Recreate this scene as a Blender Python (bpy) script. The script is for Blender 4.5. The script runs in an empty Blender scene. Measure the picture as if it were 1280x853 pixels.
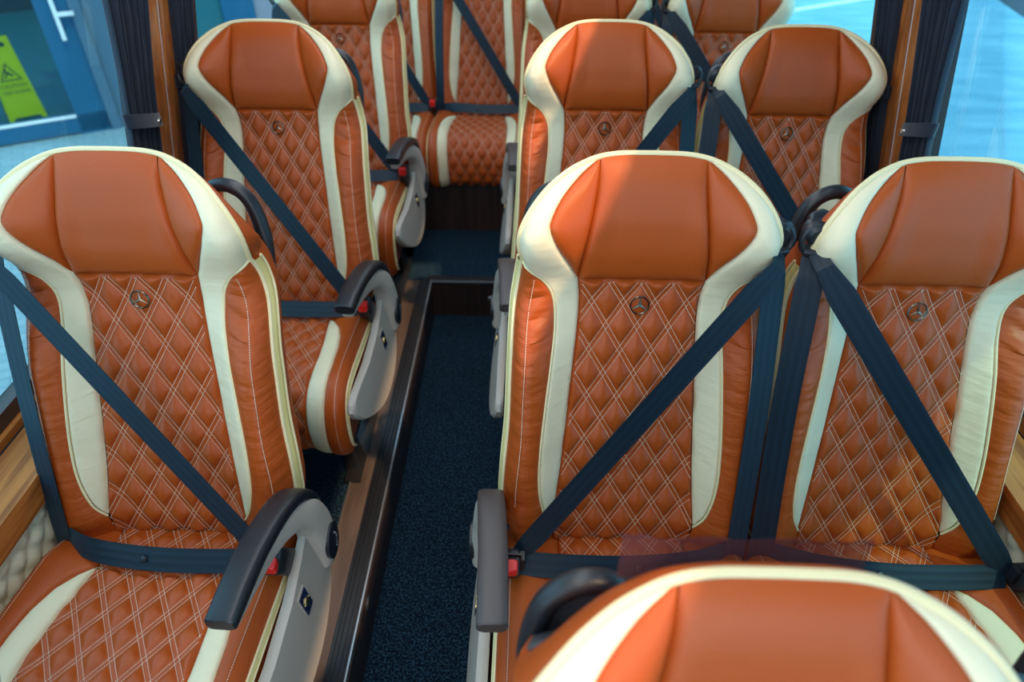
import bpy, math, random
import numpy as np
from mathutils import Vector, Matrix, noise
random.seed(7)
C = bpy.context.scene.collection
PI = math.pi
ZC = 1.63          # camera height above the raised seat floor

# ------------------------------------------------------------------ materials
def mat(name):
    m = bpy.data.materials.new(name); m.use_nodes = True
    nt = m.node_tree; b = nt.nodes['Principled BSDF']
    return m, nt, b
def N(nt, t, **k):
    n = nt.nodes.new(t)
    for a, v in k.items(): setattr(n, a, v)
    return n
def plain(name, col, rough=.5, metal=0, spec=.5, bump=None, var=0, coat=0, sheen=0):
    m, nt, b = mat(name)
    b.inputs['Base Color'].default_value = (*col, 1)
    b.inputs['Roughness'].default_value = rough
    b.inputs['Metallic'].default_value = metal
    b.inputs['Specular IOR Level'].default_value = spec
    b.inputs['Coat Weight'].default_value = coat
    b.inputs['Sheen Weight'].default_value = sheen
    tc = N(nt, 'ShaderNodeTexCoord')
    if bump:
        sc, st, di = bump
        nz = N(nt, 'ShaderNodeTexNoise'); nz.inputs['Scale'].default_value = sc; nz.inputs['Detail'].default_value = 3
        bp = N(nt, 'ShaderNodeBump'); bp.inputs['Strength'].default_value = st; bp.inputs['Distance'].default_value = di
        nt.links.new(tc.outputs['Object'], nz.inputs['Vector']); nt.links.new(nz.outputs['Fac'], bp.inputs['Height'])
        nt.links.new(bp.outputs['Normal'], b.inputs['Normal'])
    if var:
        nz = N(nt, 'ShaderNodeTexNoise'); nz.inputs['Scale'].default_value = 9; nz.inputs['Detail'].default_value = 4
        mx = N(nt, 'ShaderNodeMix', data_type='RGBA'); 
        mx.inputs[6].default_value = (*[c*(1-var) for c in col], 1); mx.inputs[7].default_value = (*[min(1, c*(1+var)) for c in col], 1)
        nt.links.new(tc.outputs['Object'], nz.inputs['Vector']); nt.links.new(nz.outputs['Fac'], mx.inputs[0]); nt.links.new(mx.outputs[2], b.inputs['Base Color'])
    return m
def leather(name, col, rough=.42, wrinkle=0):
    m, nt, b = mat(name)
    b.inputs['Base Color'].default_value = (*col, 1)
    b.inputs['Roughness'].default_value = rough
    b.inputs['Specular IOR Level'].default_value = .38
    tc = N(nt, 'ShaderNodeTexCoord')
    v = N(nt, 'ShaderNodeTexVoronoi'); v.inputs['Scale'].default_value = 650
    nz = N(nt, 'ShaderNodeTexNoise'); nz.inputs['Scale'].default_value = 7; nz.inputs['Detail'].default_value = 3
    bp = N(nt, 'ShaderNodeBump'); bp.inputs['Strength'].default_value = .35; bp.inputs['Distance'].default_value = .0006
    nt.links.new(tc.outputs['Object'], v.inputs['Vector']); nt.links.new(v.outputs['Distance'], bp.inputs['Height'])
    nt.links.new(bp.outputs['Normal'], b.inputs['Normal'])
    mx = N(nt, 'ShaderNodeMix', data_type='RGBA')
    mx.inputs[6].default_value = (*[c*.88 for c in col], 1); mx.inputs[7].default_value = (*[min(1, c*1.1) for c in col], 1)
    nt.links.new(tc.outputs['Object'], nz.inputs['Vector']); nt.links.new(nz.outputs['Fac'], mx.inputs[0]); nt.links.new(mx.outputs[2], b.inputs['Base Color'])
    if wrinkle:
        mp = N(nt, 'ShaderNodeMapping'); mp.inputs['Scale'].default_value = (9, 9, 48)
        n2 = N(nt, 'ShaderNodeTexNoise'); n2.inputs['Scale'].default_value = 1; n2.inputs['Detail'].default_value = 2
        b2 = N(nt, 'ShaderNodeBump'); b2.inputs['Strength'].default_value = wrinkle; b2.inputs['Distance'].default_value = .01
        nt.links.new(tc.outputs['Object'], mp.inputs['Vector']); nt.links.new(mp.outputs['Vector'], n2.inputs['Vector'])
        nt.links.new(n2.outputs['Fac'], b2.inputs['Height']); nt.links.new(bp.outputs['Normal'], b2.inputs['Normal']); nt.links.new(b2.outputs['Normal'], b.inputs['Normal'])
    return m
def wood(name, c1, c2, scale, rough=.3, coat=.4, axis=1):
    m, nt, b = mat(name)
    tc = N(nt, 'ShaderNodeTexCoord'); mp = N(nt, 'ShaderNodeMapping')
    s = [scale]*3; s[axis] = scale*.07; mp.inputs['Scale'].default_value = s
    nz = N(nt, 'ShaderNodeTexNoise'); nz.inputs['Scale'].default_value = 1; nz.inputs['Detail'].default_value = 6; nz.inputs['Distortion'].default_value = 1.2
    cr = N(nt, 'ShaderNodeValToRGB'); cr.color_ramp.elements[0].color = (*c1, 1); cr.color_ramp.elements[1].color = (*c2, 1)
    cr.color_ramp.elements[0].position = .38; cr.color_ramp.elements[1].position = .62
    nt.links.new(tc.outputs['Object'], mp.inputs['Vector']); nt.links.new(mp.outputs['Vector'], nz.inputs['Vector'])
    nt.links.new(nz.outputs['Fac'], cr.inputs['Fac']); nt.links.new(cr.outputs['Color'], b.inputs['Base Color'])
    b.inputs['Roughness'].default_value = rough; b.inputs['Coat Weight'].default_value = coat; b.inputs['Specular IOR Level'].default_value = .2 if name == 'orange_oak' else .5
    return m
def carpet_mat(name, c1, c2):
    m, nt, b = mat(name)
    tc = N(nt, 'ShaderNodeTexCoord')
    nz = N(nt, 'ShaderNodeTexNoise'); nz.inputs['Scale'].default_value = 170; nz.inputs['Detail'].default_value = 3
    cr = N(nt, 'ShaderNodeValToRGB'); cr.color_ramp.elements[0].color = (*c1, 1); cr.color_ramp.elements[1].color = (*c2, 1)
    cr.color_ramp.elements[0].position = .46; cr.color_ramp.elements[1].position = .68
    bp = N(nt, 'ShaderNodeBump'); bp.inputs['Strength'].default_value = .9; bp.inputs['Distance'].default_value = .006
    nt.links.new(tc.outputs['Object'], nz.inputs['Vector']); nt.links.new(nz.outputs['Fac'], cr.inputs['Fac'])
    nt.links.new(cr.outputs['Color'], b.inputs['Base Color']); nt.links.new(nz.outputs['Fac'], bp.inputs['Height']); nt.links.new(bp.outputs['Normal'], b.inputs['Normal'])
    b.inputs['Roughness'].default_value = .95; b.inputs['Specular IOR Level'].default_value = .1; b.inputs['Sheen Weight'].default_value = .15
    b.inputs['Sheen Tint'].default_value = (.2, .5, .8, 1)
    return m
def webbing(name, col):
    m, nt, b = mat(name)
    uv = N(nt, 'ShaderNodeUVMap'); sp = N(nt, 'ShaderNodeSeparateXYZ')
    w = N(nt, 'ShaderNodeMath', operation='MULTIPLY'); w.inputs[1].default_value = 3*2*PI
    s = N(nt, 'ShaderNodeMath', operation='SINE')
    r = N(nt, 'ShaderNodeMapRange'); r.inputs[1].default_value = -.2; r.inputs[2].default_value = .6
    mx = N(nt, 'ShaderNodeMix', data_type='RGBA')
    mx.inputs[6].default_value = (*col, 1); mx.inputs[7].default_value = (*[c*1.45 for c in col], 1)
    nt.links.new(uv.outputs[0], sp.inputs[0]); nt.links.new(sp.outputs[0], w.inputs[0]); nt.links.new(w.outputs[0], s.inputs[0])
    nt.links.new(s.outputs[0], r.inputs[0]); nt.links.new(r.outputs[0], mx.inputs[0]); nt.links.new(mx.outputs[2], b.inputs['Base Color'])
    bp = N(nt, 'ShaderNodeBump'); bp.inputs['Strength'].default_value = .2; bp.inputs['Distance'].default_value = .0005
    nt.links.new(s.outputs[0], bp.inputs['Height']); nt.links.new(bp.outputs['Normal'], b.inputs['Normal'])
    b.inputs['Roughness'].default_value = .5; b.inputs['Specular IOR Level'].default_value = .35
    b.inputs['Sheen Weight'].default_value = .12; b.inputs['Sheen Tint'].default_value = (.15, .6, .9, 1)
    return m
def glass_mat(name, tint, gloss=.08):
    m = bpy.data.materials.new(name); m.use_nodes = True; nt = m.node_tree; nt.nodes.clear()
    o = N(nt, 'ShaderNodeOutputMaterial'); t = N(nt, 'ShaderNodeBsdfTransparent'); g = N(nt, 'ShaderNodeBsdfGlossy'); mx = N(nt, 'ShaderNodeMixShader')
    t.inputs[0].default_value = (*tint, 1); g.inputs['Roughness'].default_value = .02
    fr = N(nt, 'ShaderNodeLayerWeight'); fr.inputs[0].default_value = .12
    ml = N(nt, 'ShaderNodeMath', operation='MULTIPLY'); ml.inputs[1].default_value = gloss*2.2; nt.links.new(fr.outputs['Fresnel'], ml.inputs[0]); nt.links.new(ml.outputs[0], mx.inputs[0]); nt.links.new(t.outputs[0], mx.inputs[1]); nt.links.new(g.outputs[0], mx.inputs[2]); nt.links.new(mx.outputs[0], o.inputs[0])
    return m

TAN = (.44, .072, .007)
M = dict(
    tan=leather('tan_leather', TAN), tanw=leather('gathered_tan_leather', TAN, .42, .45),
    cream=leather('cream_leather', (.84, .72, .47), .42, .25), pipe=plain('cream_piping', (.84, .69, .38), .4),
    trim=plain('pale_yellow_trim', (.72, .58, .22), .45), stitch=plain('pale_thread', (.80, .58, .42), .7),
    blackp=plain('black_plastic', (.012, .014, .018), .38, bump=(900, .15, .0003)),
    shell=plain('dark_grey_shell', (.03, .03, .035), .5, bump=(700, .2, .0003)),
    pad=plain('armrest_rubber', (.010, .012, .016), .4, bump=(1000, .2, .0003)),
    padb=plain('brown_armrest_rubber', (.060, .045, .042), .45, bump=(1000, .2, .0003)),
    beige=plain('beige_plastic', (.43, .37, .31), .5, bump=(900, .2, .0003)),
    red=plain('red_plastic', (.85, .015, .012), .35), yellowp=plain('yellow_plastic', (.9, .5, .02), .4),
    chrome=plain('polished_metal', (.75, .72, .66), .18, 1), dchrome=plain('dark_chrome', (.22, .18, .13), .25, 1),
    gold=plain('gold_emblem', (.8, .62, .28), .3, 1), navy=plain('navy_badge', (.01, .02, .06), .2, coat=.6),
    belt=webbing('navy_webbing', (.003, .011, .020)),
    metalb=plain('black_painted_metal', (.012, .012, .014), .4),
    carpet=carpet_mat('navy_carpet', (.0010, .0030, .008), (.024, .066, .105)),
    plank=wood('dark_walnut_laminate', (.050, .033, .027), (.082, .056, .046), 30, .5, .05),
    riser=wood('dark_brown_panel', (.022, .012, .010), (.045, .024, .018), 26, .4, .1, 2),
    rail=plain('black_floor_rail', (.010, .011, .014), .3), alu=plain('brushed_aluminium', (.5, .52, .55), .3, .9),
    oak=wood('orange_oak', (.26, .075, .014), (.50, .165, .035), 34, .55, .0),
    oakv=wood('orange_oak_upright', (.30, .075, .012), (.52, .155, .030), 40, .3, .4, 2),
    quilt=leather('cream_quilted_leather', (.72, .67, .47), .45),
    curtain=plain('navy_curtain', (.006, .012, .028), .75, sheen=.3), rubber=plain('black_rubber', (.01, .01, .012), .5),
    white=plain('white_plastic', (.75, .77, .8), .4), brownf=plain('brown_window_trim', (.045, .022, .018), .4),
    wall=plain('grey_fleece', (.12, .12, .13), .9), ceil=plain('pale_headliner', (.45, .45, .46), .9),
)
# ------------------------------------------------------------------ mesh builder
class MB:
    def __init__(s): s.v = []; s.f = []; s.uv = []; s.n = 0
    def grid(s, P, uv=None, flip=False, closeu=False):
        nr, nc = P.shape[:2]; b = s.n
        s.v.append(P.reshape(-1, 3)); s.n += nr*nc
        s.uv.append(uv.reshape(-1, 2) if uv is not None else np.zeros((nr*nc, 2)))
        i = np.arange(nr-1)[:, None]*nc; j = np.arange(nc if closeu else nc-1)[None, :]; j2 = (j+1) % nc
        F = np.stack([b+i+j, b+i+j2, b+i+nc+j2, b+i+nc+j], -1).reshape(-1, 4)
        if flip: F = F[:, ::-1]
        s.f += F.tolist(); return s
    def poly(s, pts, idx):
        b = s.n; s.v.append(np.array(pts, float)); s.n += len(pts); s.uv.append(np.zeros((len(pts), 2)))
        s.f += [[b+k for k in f] for f in idx]; return s
    def box(s, c, h, R=None):
        c = np.array(c, float); P = np.array([[x, y, z] for x in (-1, 1) for y in (-1, 1) for z in (-1, 1)], float)*np.array(h)
        if R is not None: P = P@np.array(R).T
        return s.poly(P+c, [(0, 1, 3, 2), (4, 6, 7, 5), (0, 4, 5, 1), (2, 3, 7, 6), (0, 2, 6, 4), (1, 5, 7, 3)])
    def tube(s, pts, r, n=8, closed=False, flat=(1, 1), up=(0, 0, 1), caps=True):
        pts = np.array(pts, float); m = len(pts)
        T = np.roll(pts, -1, 0)-np.roll(pts, 1, 0) if closed else np.gradient(pts, axis=0)
        T /= np.linalg.norm(T, axis=1)[:, None]+1e-12
        up = np.array(up, float); A = np.cross(T, up); bad = np.linalg.norm(A, axis=1) < 1e-3
        A[bad] = np.cross(T[bad], np.array([1, 0, .01])); A /= np.linalg.norm(A, axis=1)[:, None]
        B = np.cross(A, T); r = np.broadcast_to(np.asarray(r, float), (m,))
        a = np.linspace(0, 2*PI, n, endpoint=False)
        P = pts[:, None]+r[:, None, None]*(np.cos(a)[None, :, None]*A[:, None]*flat[0]+np.sin(a)[None, :, None]*B[:, None]*flat[1])
        if closed: P = np.concatenate([P, P[:1]])
        s.grid(P, closeu=True)
        if caps and not closed:
            b = s.n-len(P)*n; s.f.append([b+k for k in range(n)][::-1]); b2 = s.n-n; s.f.append([b2+k for k in range(n)])
        return s
    def sweep(s, pts, wid, thk, side=(1, 0, 0), e=.35, n=16):
        # rounded-rectangle section (superellipse) swept along pts; wid along `side`, thk along the normal
        pts = np.array(pts, float); m = len(pts); T = np.gradient(pts, axis=0); T /= np.linalg.norm(T, axis=1)[:, None]
        S = np.broadcast_to(np.array(side, float), T.shape); S = S-(S*T).sum(1)[:, None]*T; S /= np.linalg.norm(S, axis=1)[:, None]; U = np.cross(S, T)
        a = np.linspace(0, 2*PI, n, endpoint=False)+PI/n; ca, sa = np.cos(a), np.sin(a)
        cx = np.sign(ca)*np.abs(ca)**e; cy = np.sign(sa)*np.abs(sa)**e
        wid = np.broadcast_to(np.asarray(wid, float), (m,)); thk = np.broadcast_to(np.asarray(thk, float), (m,))
        P = pts[:, None]+.5*wid[:, None, None]*cx[None, :, None]*S[:, None]+.5*thk[:, None, None]*cy[None, :, None]*U[:, None]
        c0 = P[:1]*.85+pts[0]*.15-T[0]*thk[0]*.1; c1 = P[-1:]*.85+pts[-1]*.15+T[-1]*thk[-1]*.1
        P = np.concatenate([c0, P, c1]); s.grid(P, closeu=True)
        b = s.n-len(P)*n; s.f.append([b+k for k in range(n)][::-1]); b2 = s.n-n; s.f.append([b2+k for k in range(n)]); return s
    def extrude(s, prof, x0, x1, bev=.004, ax=0):
        # profile polygon (a,b) extruded along axis ax, with a bevelled rim
        p = np.array(prof, float); c = p.mean(0); q = c+(p-c)*(1-bev/np.linalg.norm(p-c, axis=1).mean())
        rows = []
        for xx, pp in ((x0, q), (x0+bev*np.sign(x1-x0), p), (x1-bev*np.sign(x1-x0), p), (x1, q)):
            R = np.zeros((len(p), 3)); o = [k for k in range(3) if k != ax]; R[:, ax] = xx; R[:, o[0]] = pp[:, 0]; R[:, o[1]] = pp[:, 1]; rows.append(R)
        P = np.array(rows); s.grid(P, closeu=True); n = len(p); b = s.n-4*n
        s.f.append([b+k for k in range(n)][::-1]); s.f.append([b+3*n+k for k in range(n)]); return s
    def build(s, name, m, parent=None, smooth=True, loc=None, ang=35):
        me = bpy.data.meshes.new(name); V = np.concatenate(s.v); me.from_pydata(V.tolist(), [], s.f); UV = np.concatenate(s.uv)
        l = me.uv_layers.new(name='UVMap'); li = np.empty(len(me.loops), dtype=np.int32); me.loops.foreach_get('vertex_index', li)
        l.data.foreach_set('uv', UV[li].astype(np.float32).ravel())
        import bmesh
        bm = bmesh.new(); bm.from_mesh(me); bmesh.ops.recalc_face_normals(bm, faces=bm.faces); bm.to_mesh(me); bm.free()
        me.materials.append(m)
        if smooth:
            me.shade_smooth()
            try: me.set_sharp_from_angle(angle=math.radians(ang))
            except Exception: pass
        o = bpy.data.objects.new(name, me); C.objects.link(o)
        if parent: o.parent = parent
        if loc: o.location = loc
        return o
def tag(o, label, cat, group=None):
    o['label'] = label; o['category'] = cat
    if group: o['group'] = group
    return o
def empty(name, loc=(0, 0, 0), parent=None):
    o = bpy.data.objects.new(name, None); C.objects.link(o); o.location = loc; o.empty_display_size = .05
    if parent: o.parent = parent
    return o
def struct(name, mb, m, smooth=False):
    o = mb.build(name, m, smooth=smooth); o['kind'] = 'structure'; return o
def copy_tree(o, parent=None):
    c = o.copy(); C.objects.link(c); c.parent = parent
    for ch in o.children: copy_tree(ch, c)
    return c
def spl(pts, n):
    """Catmull-Rom through pts, n samples by arc length"""
    p = np.array(pts, float); q = np.vstack([2*p[0]-p[1], p, 2*p[-1]-p[-2]]); out = []
    for i in range(len(p)-1):
        a, b, c, d = q[i:i+4]
        for t in np.linspace(0, 1, 12, endpoint=False):
            out.append(.5*((2*b)+(-a+c)*t+(2*a-5*b+4*c-d)*t*t+(-a+3*b-3*c+d)*t**3))
    out.append(p[-1]); out = np.array(out); d = np.r_[0, np.cumsum(np.linalg.norm(np.diff(out, axis=0), axis=1))]
    t = np.linspace(0, d[-1], n); return np.stack([np.interp(t, d, out[:, k]) for k in range(p.shape[1])], 1)
def sst(a, b, x): t = np.clip((x-a)/(b-a), 0, 1); return t*t*(3-2*t)

# ------------------------------------------------------------------ seat back surface (seat frame: origin at the emblem, -y faces the camera)
O_TOP = [(0, .266), (.05, .265), (.088, .2605), (.118, .251), (.145, .237), (.175, .212), (.200, .180), (.215, .148), (.218, .118), (.2115, .076)]
O_SIDE = [(.2115, .076), (.217, .03), (.225, -.03), (.229, -.13), (.232, -.24), (.239, -.33), (.242, -.41), (.232, -.455), (.208, -.490), (.170, -.510), (.138, -.500)]
I_UP = [(.113, .045), (.131, .082), (.152, .122), (.166, .156), (.167, .172), (.151, .201), (.120, .235), (.088, .2595)]
I_LOW = [(.142, -.436), (.132, -.35), (.124, -.26), (.117, -.16), (.110, -.07), (.108, 0), (.113, .045)]
CO_LOW = [(.142, -.436), (.160, -.40), (.171, -.34), (.171, -.27), (.164, -.18), (.156, -.10), (.151, -.04), (.156, .012), (.178, .050), (.2115, .076)]
def _low(P): return [(x, z-.007*float(sst(.19, .262, z))) for x, z in P]
O_TOP = _low(O_TOP); I_UP = _low(I_UP)
OUT = np.vstack([spl(O_TOP, 60), spl(O_SIDE, 90)[1:]])
PZ = np.array([-.54, -.51, -.484, -.447, -.38, -.3, -.22, -.15, -.08, 0, .042, .10, .16, .21, .25, .28])
PY = np.array([-.150, -.158, -.160, -.152, -.129, -.103, -.077, -.053, -.028, -.001, .000, -.004, .004, .018, .034, .048])
def prof(z):
    return np.interp(z-.012, PZ, PY)*.25+np.interp(z, PZ, PY)*.5+np.interp(z+.012, PZ, PY)*.25
def odist(ax, z):
    A = OUT[:-1]; B = OUT[1:]; d = B-A; L = (d**2).sum(1)+1e-12
    best = np.full(ax.shape, 9.)
    for a, dd, l in zip(A, d, L):
        t = np.clip(((ax-a[0])*dd[0]+(z-a[1])*dd[1])/l, 0, 1)
        best = np.minimum(best, np.hypot(ax-a[0]-t*dd[0], z-a[1]-t*dd[1]))
    return best
def D(x, z, roll=True):
    ax = np.abs(x); y = prof(z)
    wing = np.exp(-((z-.155)/.085)**2)
    y = y-.052*wing*sst(.05, .20, ax)
    low = sst(.06, -.12, z)
    y = y-.050*low*sst(.10, .195, ax)*(1-.35*sst(-.42, -.5, z))+.022*low*sst(.20, .245, ax)
    y = y-.010*sst(.05, -.05, z)*0
    if roll:
        R = .034; d = np.clip(odist(ax, z), 0, R); y = y+(R-np.sqrt(np.clip(R*R-(R-d)**2, 0, None)))*(.9-.62*sst(.15, .25, z))
    return y
QA, QB = .057, .088
QG = math.hypot(1/QA, 1/QB)
def qh(u, v):
    """quilt height (m) of the diamond pattern: two families of double-stitched lines"""
    a = u/QA+v/QB+.5; b = u/QA-v/QB+.5
    da = np.abs(a-np.round(a))/QG; db = np.abs(b-np.round(b))/QG     # metres from a line centre
    def one(d): return np.where(d < .004, .0012*np.sqrt(np.clip(1-(d/.004)**2, 0, 1)), 0)
    f = lambda d: 1-(1-np.clip((d-.0038)/.0200, 0, 1))**2.6
    puff = f(da)*f(db)
    return .0100*puff+one(da)*(db > .004)+one(db)*(da > .004)
def patch(A, B, nu, pil=.004, edge=.02, quilt=False, D=D, blend=(0, 0)):
    """ruled patch between two equally sampled (x,z) curves"""
    n = len(A); u = np.linspace(0, 1, nu)[None, :, None]; XZ = A[:, None]*(1-u)+B[:, None]*u
    x, z = XZ[..., 0], XZ[..., 1]; W = np.linalg.norm(B-A, axis=1)[:, None]
    e = np.minimum(u[..., 0], 1-u[..., 0])*W
    y = D(x, z)-pil*(1-np.exp(-e/edge*3))
    if quilt: y = y-qh(x, z)*sst(0, .006, e)
    return np.stack([x, y, z], -1)
def mir(P): Q = P.copy(); Q[..., 0] *= -1; return Q
def dash(mb, pts, nrm, w=.0009, on=.0026, off=.0014, lift=.0007):
    """a row of thread stitches along a polyline of 3-D points"""
    pts = np.array(pts); d = np.r_[0, np.cumsum(np.linalg.norm(np.diff(pts, axis=0), axis=1))]
    if d[-1] < on: return
    t = np.arange(.0005, d[-1]-on, on+off)
    f = lambda s: np.stack([np.interp(s, d, pts[:, k]) for k in range(3)], 1)
    a, b = f(t), f(t+on); dr = b-a; dr /= np.linalg.norm(dr, axis=1)[:, None]+1e-12
    nn = np.array(nrm, float); nn = nn/np.linalg.norm(nn); s = np.cross(dr, nn); s /= np.linalg.norm(s, axis=1)[:, None]+1e-12; s *= w/2
    up = nn*lift
    V = np.stack([a-s, b-s, b+s, a+s, (a-s)+up, (b-s)+up, (b+s)+up, (a+s)+up], 1).reshape(-1, 3); k = len(t)
    base = mb.n; mb.v.append(V); mb.n += len(V); mb.uv.append(np.zeros((len(V), 2)))
    for i in range(k):
        o = base+8*i; mb.f += [[o+4, o+5, o+6, o+7], [o, o+1, o+5, o+4], [o+1, o+2, o+6, o+5], [o+2, o+3, o+7, o+6], [o+3, o, o+4, o+7]]
def qlines(mb, inside, surf, x0, x1, v0, v1, nrm):
    """stitches along both edges of every quilting line inside the panel"""
    for fam in (1, -1):
        for k in range(-40, 40):
            for off in (-.004, .004):
                c = (k+.5-.5)+off*QG-.5      # u/QA + fam*v/QB = c
                v = np.linspace(v0, v1, 260); u = (c-fam*v/QB)*QA
                m = (u > x0) & (u < x1) & inside(u, v)
                idx = np.where(m)[0]
                if len(idx) < 3: continue
                for seg in np.split(idx, np.where(np.diff(idx) > 1)[0]+1):
                    if len(seg) > 2: dash(mb, surf(u[seg], v[seg]), nrm)

# ------------------------------------------------------------------ cushion surface
CP = spl([(-.150, -.487), (-.20, -.478), (-.26, -.468), (-.34, -.460), (-.43, -.453), (-.51, -.449), (-.565, -.456), (-.600, -.482), (-.618, -.520), (-.622, -.57), (-.612, -.625), (-.590, -.655)], 200)
CD = np.r_[0, np.cumsum(np.linalg.norm(np.diff(CP, axis=0), axis=1))]; CL = CD[-1]
CT = np.gradient(CP, axis=0); CT /= np.linalg.norm(CT, axis=1)[:, None]; CN = np.stack([-CT[:, 1], CT[:, 0]], 1)
if CN[50, 1] < 0: CN = -CN
CW = .243
def CS(x, s, h=0):
    py, pz = np.interp(s, CD, CP[:, 0]), np.interp(s, CD, CP[:, 1]); ny, nz = np.interp(s, CD, CN[:, 0]), np.interp(s, CD, CN[:, 1])
    ax = np.abs(x); R = .03; e = np.clip(CW-ax, 0, R)
    H = h+.016*sst(.11, .195, ax)*sst(.03, .12, s)-(R-np.sqrt(np.clip(R*R-(R-e)**2, 0, None)))*.9-.004*(1-(ax/.2)**2)*(ax < .2)
    return np.stack([x, py+ny*H, pz+nz*H], -1)
CI = np.array([(.128, 0), (.127, .10), (.128, .118), (.134, .18), (.143, .25), (.147, .33), (.146, .42), (.143, .5), (.140, CL)])    # inner cream edge (x, s)
CO = np.array([(.128, 0), (.127, .10), (.128, .118), (.150, .142), (.172, .18), (.187, .23), (.194, .28), (.197, .36), (.195, .45), (.192, .52), (.188, CL)])
cin = lambda s: np.interp(s, CI[:, 1], CI[:, 0])
cout = lambda s: np.maximum(np.interp(s, CO[:, 1], CO[:, 0]), cin(s))

def make_seat_meshes():
    """the upholstery shared by every seat: returns a list of (path, mesh builder, material)"""
    out = []
    # quilted centre of the back
    rows = np.linspace(-.492, .045, 200); lo = spl([( .138, -.500)]+I_LOW, 200)[::1]
    xi = np.interp(rows, lo[:, 1], lo[:, 0]); 
    x = np.linspace(-1, 1, 97)[None, :]*xi[:, None]; z = np.repeat(rows[:, None], 97, 1)
    zb = -.486-.010*(x/.138)**2; z = z+(zb+.492)*np.clip((-.44-z)/.052, 0, 1)
    e = np.minimum(xi[:, None]-np.abs(x), np.minimum(z-zb, .046-z)); e = np.clip(e, 0, 1)
    y = D(x, z)-qh(x, z)*sst(0, .008, e)-.003*(1-np.exp(-e/.006))+.006*np.exp(-e/.003)
    mb = MB().grid(np.stack([x, y, z], -1)); out.append(('quilted_back_panel', mb, 'tan', None))
    st = MB(); inside = lambda u, v: (np.abs(u) < np.interp(v, lo[:, 1], lo[:, 0])-.003) & (v > -.484) & (v < .041)
    surf = lambda u, v: np.stack([u, D(u, v)-.0045, v], 1)
    qlines(st, inside, surf, -.16, .16, -.49, .045, (0, -1, -.3)); out.append(('quilt_stitching', st, 'stitch', 'quilted_back_panel'))
    # head cushion: centre panel
    n = 60; xs = np.linspace(.113, .0865, n)**1; t = np.linspace(0, 1, n)
    xs = .113-.0265*sst(0, 1, t)*.6-.0265*t*.4
    u = np.linspace(-1, 1, 61)[None, :]; x = xs[:, None]*u; zt = .2585-.006*(x/.0865)**2; z = .0445*(1-t[:, None])+zt*t[:, None]
    e = np.minimum((1-np.abs(u))*xs[:, None], z-.044); k = 1-np.exp(-(zt-z)/.02)
    y = D(x, z)-.013*(1-np.exp(-e/.011))*k+.006*np.exp(-e/.003)*k
    out.append(('headrest_panel', MB().grid(np.stack([x, y, z], -1)), 'tan', None))
    sa = spl([(.113, .0445), (.108, .08), (.097, .14), (.0885, .20), (.0865, .2595)], n); sb = spl(I_UP, n)
    xz = np.stack([xs, .0445+(.2525-.0445)*t], 1)
    side = patch(xz, sb, 26, 0); W = np.linalg.norm(sb-xz, axis=1)[:, None]; uu = np.linspace(0, 1, 26)[None, :]; ee = np.minimum(uu, 1-uu)*W
    side[..., 1] -= .007*(1-np.exp(-ee/.010))-.005*np.exp(-ee/.0025)
    mb = MB().grid(side); out.append(('headrest_side_panel', mb, 'tan', None)); out.append(('headrest_side_panel', MB().grid(mir(side)), 'tan', None))
    # cream band
    inner = np.vstack([spl(I_LOW, 110), spl(I_UP[:4], 24)[1:], spl(I_UP[3:], 40)[1:]])
    outer = np.vstack([spl(CO_LOW, 110), spl(O_TOP[::-1][:3], 24)[1:], spl(O_TOP[::-1][2:8], 40)[1:]])
    b = patch(inner, outer, 22, .0045, .012)
    W = np.linalg.norm(outer-inner, axis=1)[:, None]; uu = np.linspace(0, 1, 22)[None, :]; b[..., 1] += .004*np.exp(-np.minimum(uu, 1-uu)*W/.0025)
    out.append(('cream_band', MB().grid(b), 'cream', None)); out.append(('cream_band', MB().grid(mir(b)), 'cream', None))
    # side bolsters
    bi = np.vstack([spl(CO_LOW[::-1], 120), spl([(.142, -.436), (.139, -.47), (.136, -.4995)], 24)[1:]])
    bo = np.vstack([spl(O_SIDE[:7], 120), spl(O_SIDE[6:], 24)[1:]])
    p = patch(bi, bo, 30, .006, .02)
    for i in range(p.shape[0]):
        for j in range(p.shape[1]):
            X, Y, Z = p[i, j]; k = max(0, 1-abs((Z+.03)/.14)); uu = j/29
            p[i, j, 1] -= .0052*k*math.sin(PI*min(1, uu*1.1))*(noise.noise(Vector((X*11, 3.3, Z*95+X*30)))*1.4+.7*noise.noise(Vector((X*16, 7.7, Z*190+X*40))))
    bs = patch(np.column_stack([bo[:, 0]-.030, bo[:, 1]]), np.column_stack([bo[:, 0]-.0305, bo[:, 1]]), 2, .0072)
    for sg in (1, -1):
        q = p if sg == 1 else mir(p); out.append(('side_bolster', MB().grid(q), 'tanw', None))
    st = MB(); l = bs[6:112, 0]; l = l[l[:, 0] > np.interp(l[:, 2], [c[1] for c in CO_LOW], [c[0] for c in CO_LOW])+.004] if True else l
    # groove line stitched near the outer edge
    for sg in (1, -1): st = MB(); q = l.copy(); q[:, 0] = (q[:, 0]+.006)*sg; q[:, 1] = D(q[:, 0], q[:, 2])-.0078; dash(st, q, (0, -1, 0), .0010, .003, .002, .0012); out.append(('bolster_stitching', st, 'stitch', None))
    # piping
    ring = np.column_stack([OUT[:, 0], D(OUT[:, 0], OUT[:, 1]), OUT[:, 1]])
    full = np.vstack([mir(ring)[::-1], ring[1:]]); full[:, 1] += .001
    out.append(('edge_piping', MB().tube(full, .0050, 8), 'pipe', None))
    cp = spl(CO_LOW, 80); cy = D(cp[:, 0], cp[:, 1])-.0015; c3 = np.column_stack([cp[:, 0], cy, cp[:, 1]])
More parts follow.
